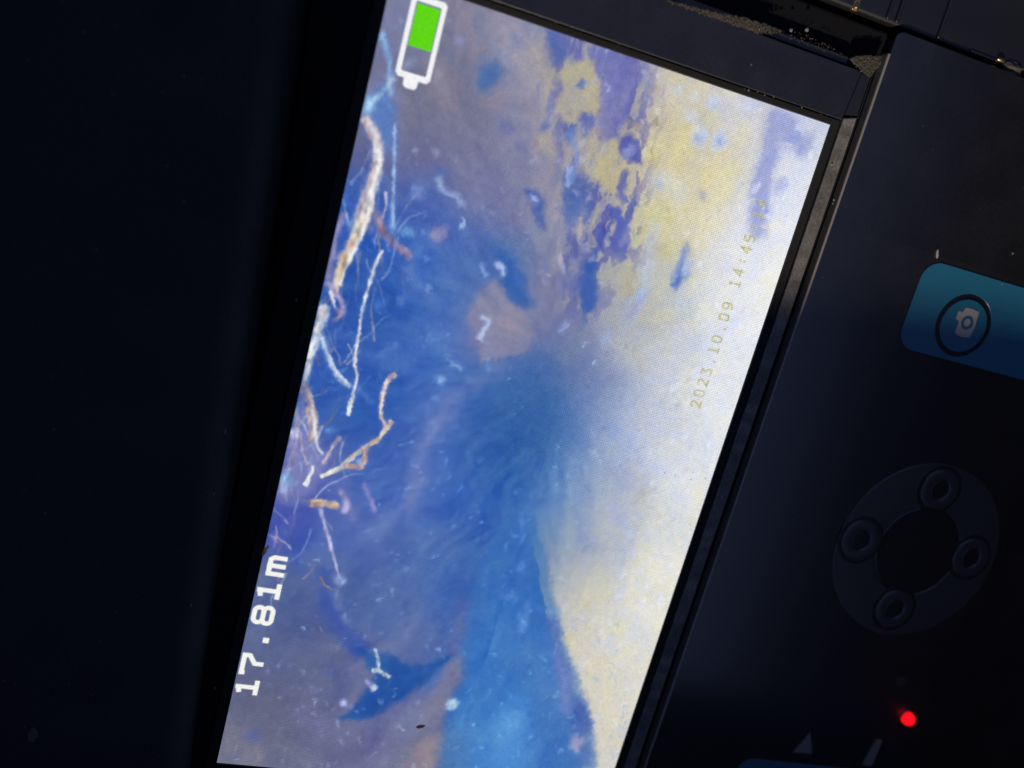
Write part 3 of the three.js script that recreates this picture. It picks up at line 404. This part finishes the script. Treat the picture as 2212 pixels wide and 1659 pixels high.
  // dried mud left in the corner and along the right-hand margin
  const mud = (outline, low, count, size) => {                         // a crust of small clods inside an outline
    const g = []; let guard = 0; const inside = (x, y) => { let k = false; for (let i = 0, j = outline.length - 1; i < outline.length; j = i++) { const [xi, yi] = outline[i], [xj, yj] = outline[j]; if (yi > y !== yj > y && x < (xj - xi) * (y - yi) / (yj - yi) + xi) k = !k; } return k; };
    const us = outline.map((p) => p[0]), vs = outline.map((p) => p[1]);
    while (g.length < count && guard++ < 20000) { const u = lerp(Math.min(...us), Math.max(...us), rnd()), v = lerp(Math.min(...vs), Math.max(...vs), rnd()); if (!inside(u, v)) continue; const s = size * (0.35 + rnd() * rnd()); g.push(new THREE.IcosahedronGeometry(1, 1).scale(s, s * (0.7 + 0.6 * rnd()), s * 0.4).rotateZ(rnd() * 6).translate(u, v, low + 0.1 * rnd())); }
    return mergeGeometries(g);
  };
  mesh('dried_mud', mud([[90.2, -43.1], [91.4, -45.4], [92.3, -49.3], [91.2, -49.8], [89.4, -48.9], [88.0, -48.5], [88.6, -45.5], [89.3, -44.4]], 0.12, 420, 0.2), M.mud, monitor).userData.label = 'brown dried mud in the frame corner';
  mesh('mud_bed', slab(path([[90.1, -43.2], [90.7, -44.4], [91.3, -45.2], [91.7, -47], [92.1, -49.1], [91, -49.5], [89.4, -48.8], [88.2, -48.4], [88.5, -46.6], [88.9, -45.4], [89.4, -44.2]]), -2, 0.12, 0.35), M.mud, monitor);
  mesh('dried_mud', mud([[88.4, -2], [88.7, -6], [89.4, -13.8], [90.3, -20], [90.5, -24.6], [90.3, -27.5], [89.1, -25.5], [88.5, -22.9], [88.3, -14], [88.25, -6]], 0.42, 700, 0.2), M.mud, monitor).userData.label = 'tapering brown mud smear on the frame edge';
  mesh('mud_bed', slab(path([[88.4, -2], [88.7, -6], [89, -10], [89.4, -13.8], [89.7, -17], [90.2, -20], [90.35, -22.4], [90.2, -24.4], [89.5, -24.9], [88.9, -24], [88.45, -22], [88.35, -17], [88.3, -12], [88.25, -6]]), -2, 0.45, 0.3), M.mud, monitor);
  mesh('dried_mud', mud([[88.6, -26], [90.4, -26], [91.6, -33], [91, -40], [90.2, -42], [89.6, -38], [89, -32]], -0.3, 130, 0.13), M.mud, monitor);
}
const screenLight = new THREE.RectAreaLight(new THREE.Color(0.62, 0.7, 1), 0.3, 0.155, 0.087);
screenLight.position.copy(at(0, 0, 0.6)); screenLight.lookAt(at(0, 0, 100)); scene.add(screenLight);
const redLight = new THREE.PointLight(0xff1018, 0.00001, 0.2); redLight.position.copy(at(-47.3, -115.6, 1.0)); redLight.castShadow = true; redLight.shadow.radius = 0.03; scene.add(redLight);

// dust flecks on the face
{
  const g = [];
  const fleck = (u, v, s, l = 1) => { const a = lump(s * l, s, s * 0.4, Math.floor(rnd() * 900)); a.rotateZ(rnd() * 6); a.translate(u, v, s * 0.2); g.push(a); };
  for (let i = 0; i < 60; i++) fleck(78 + rnd() * 2.4, -43 + rnd() * 90, 0.05 + rnd() * 0.06, 1.6);
  for (let i = 0; i < 40; i++) fleck(81 + rnd() * 7, -44 + rnd() * 90, 0.04 + rnd() * 0.06);
  for (let i = 0; i < 46; i++) fleck(45 + rnd() * 40, -46 - rnd() * 2, 0.03 + rnd() * 0.06);
  for (let i = 0; i < 90; i++) fleck(-60 + rnd() * 155, -52 - rnd() * 100, 0.03 + rnd() * 0.05);
  for (const [u, v, s] of [[64.3, -49.4, 0.2], [63.6, -49.5, 0.14], [78.6, -24.7, 0.2], [83, -23.6, 0.2], [70.6, -46.4, 0.22], [64.8, -94.3, 0.2], [58.1, -94.6, 0.16], [91, -29.3, 0.3], [92, -32.3, 0.34]]) fleck(u, v, s);
  for (const [u, v] of [[1.9, -34.9], [3.3, -38.7], [1.7, -38.7], [2.6, -41.8], [2.0, -32.4]]) fleck(u, v, 0.09, 1.6);
  for (const [u, v, l] of [[-5.9, 54.7, 4], [-41, 54.4, 3], [-18, 54.5, 2], [20, 47.5, 3], [-60, 47, 3]]) { const a = lump(0.12 * l, 0.1, 0.06, Math.floor(rnd() * 900)); a.translate(u, v, v > 50 ? 3.2 : 0.3); g.push(a); }
  for (let i = 0; i < 40; i++) { const k = g.length; fleck(-80 + rnd() * 150, 66 + rnd() * 34, 0.08 + 0.1 * rnd() * rnd()); g[k].translate(0, 0, 6.2); }
  const o = new THREE.Mesh(mergeGeometries(g), M.dust); o.name = 'dust'; o.scale.setScalar(0.001); o.quaternion.copy(turnQ); o.position.copy(at(0, 0, 0.4)); scene.add(o);
  o.userData = { label: 'fine pale dust flecks scattered over the black monitor face', category: 'dust', kind: 'stuff' };
}
// single crumbs
{
  const s = thing('dirt_crumb', 'small brown seed-like crumb lying on the lit screen, lower left of the picture', 'crumb', [-64, 3.8, 0.2], -0.25);
  mesh('husk', lump(0.4, 0.95, 0.3, 12, 0.3).rotateZ(0.55), M.seed, s);
  const c = thing('dirt_crumb', 'tan ragged crumb stuck on the screen edge beside the 17.81m reading', 'crumb', [-28.9, 43.3, 0.7]);
  mesh('flake', mergeGeometries([lump(0.62, 0.34, 0.25, 31, 0.8), lump(0.5, 0.3, 0.22, 37, 0.8).translate(-0.75, 0.3, 0), lump(0.3, 0.2, 0.15, 39, 0.8).translate(0.7, -0.35, 0)]), std([0.6, 0.5, 0.34], 1, { transmission: 0.4, thickness: 0 }), c);
  const p = thing('dirt_crumb', 'pale sliver just above the corner of the blue camera label', 'crumb', [60.3, -76.7, 0.25]);
  mesh('sliver', lump(0.28, 0.95, 0.2, 44, 0.5).rotateZ(-1.25), M.pale, p);
}

// ---------------------------------------------------------------- the carrying case round it
const caseBox = thing('carrying_case', 'black carrying case whose padded wall runs along the dark side of the monitor', 'case');
{
  // padded wall beside the picture's top edge: flat face with a broad rounded shoulder
  const prof = [], N = 14; prof.push([-25, 0]); for (let i = 0; i <= N; i++) { const a = i / N * Math.PI / 2; prof.push([9 - 8 * Math.cos(0) + 8 * Math.sin(a) - 6 + 0, 8 - 8 * Math.cos(a)]); } 
  const s = new THREE.Shape(); s.moveTo(0.2, -27); s.lineTo(0.2, -4); for (let i = 0; i <= N; i++) { const a = i / N * Math.PI / 2; s.lineTo(0.2 + 7 * (1 - Math.cos(a)), -4 + 8 * Math.sin(a)); } s.lineTo(150, 6); s.lineTo(150, -27); s.closePath();
  const g = new THREE.ExtrudeGeometry(s, { depth: 300, bevelEnabled: false });                       // profile (out along v, n), drawn along u
  g.applyMatrix4(new THREE.Matrix4().makeBasis(new THREE.Vector3(0, 1, 0), new THREE.Vector3(0, 0, 1), new THREE.Vector3(1, 0, 0))).translate(-150, 0, 0).rotateZ(0.062).translate(0, 52.2, 0);
  mesh('padded_wall', g, M.cloth, caseBox);
  mesh('case_floor', box(-100, -172, -34, 140, 60, -26.5, 1), M.cloth, caseBox);
  { const l = slab(path([[-190, -34], [-190, 92], [-90, 86.7], [-47, 82.7], [42, 78], [50, 118], [130, 118], [130, -34]]), -1.75, 1.75, 0.8);
    l.applyMatrix4(new THREE.Matrix4().makeBasis(new THREE.Vector3(0, 1, 0), new THREE.Vector3(0, 0, 1), new THREE.Vector3(1, 0, 0))).translate(-98.3, 0, 0); mesh('added_sun_shade', l, M.cloth, caseBox); }  // added plate out of view, top edge shaped to cast the shadow on the face
  mesh('added_sky_blocker', box(-100, 108, -30, 140, 112, 230, 1.5), M.cloth, caseBox);  // added out of view to hold back sky light from this side
  // right-hand end: wall with ribs, beyond the monitor
  mesh('end_wall', box(98.8, -172, -30, 140, 47, -1.1, 0.8), M.bezel, caseBox);
  mesh('inner_ledge', box(91, -50.2, -30, 98.4, 50, -5, 0.8), M.bezel, caseBox);
  for (const v of [-48.4, -50.5, -60.4]) mesh('rib', box(99.2, v - 0.3, -20, 112, v + 0.3, -0.5, 0.25), M.bezel, caseBox);
    mesh('dried_mud', lump(1.3, 2.4, 0.6, 71, 0.7).translate(99.3, -79, -1), M.mud, caseBox);
}
{
  const l = thing('clip_and_glint', 'small brass coloured clip at the photograph\'s top edge beyond the frame', 'clip', [99.9, -41.4, -1.2]);
  mesh('thin_plate', box(-1.3, -0.7, -0.6, 4, 0.7, 0.2, 0.25), M.brass, l); mesh('clip_pin', disc(-0.6, 0, 0.45, 0, 0.6, 0.3), M.brass, l);
  const k = thing('clip_and_glint', 'panel end edge at the far right, its glint put in as a brass bead', 'clip', [99.3, -74, -0.6]);
  mesh('thin_plate', box(-0.25, -2, -0.8, 0.25, 5.5, -0.2, 0.12), M.bezel, k); mesh('glint_bead', lump(0.35, 0.95, 0.35, 5, 0.2).translate(0.3, -1.6, 0), M.brass, k);  // brass bead stands in for a glint on the panel edge
  const w = thing('grey_flake', 'dull grey flake on the dark padded case wall, lower left corner', 'flake', [-71.5, 77.5, 4.4]);
  mesh('flake', lump(1.5, 0.75, 0.25, 81, 0.6), std([0.2, 0.2, 0.2], 0.95), w);
}
const ground = new THREE.Mesh(new THREE.PlaneGeometry(60, 60).rotateX(-Math.PI / 2), std([0.018, 0.016, 0.014], 1, { specularIntensity: 0 })); ground.name = 'ground'; ground.receiveShadow = true; ground.userData.kind = 'structure'; scene.add(ground);

renderer.render(scene, camera);
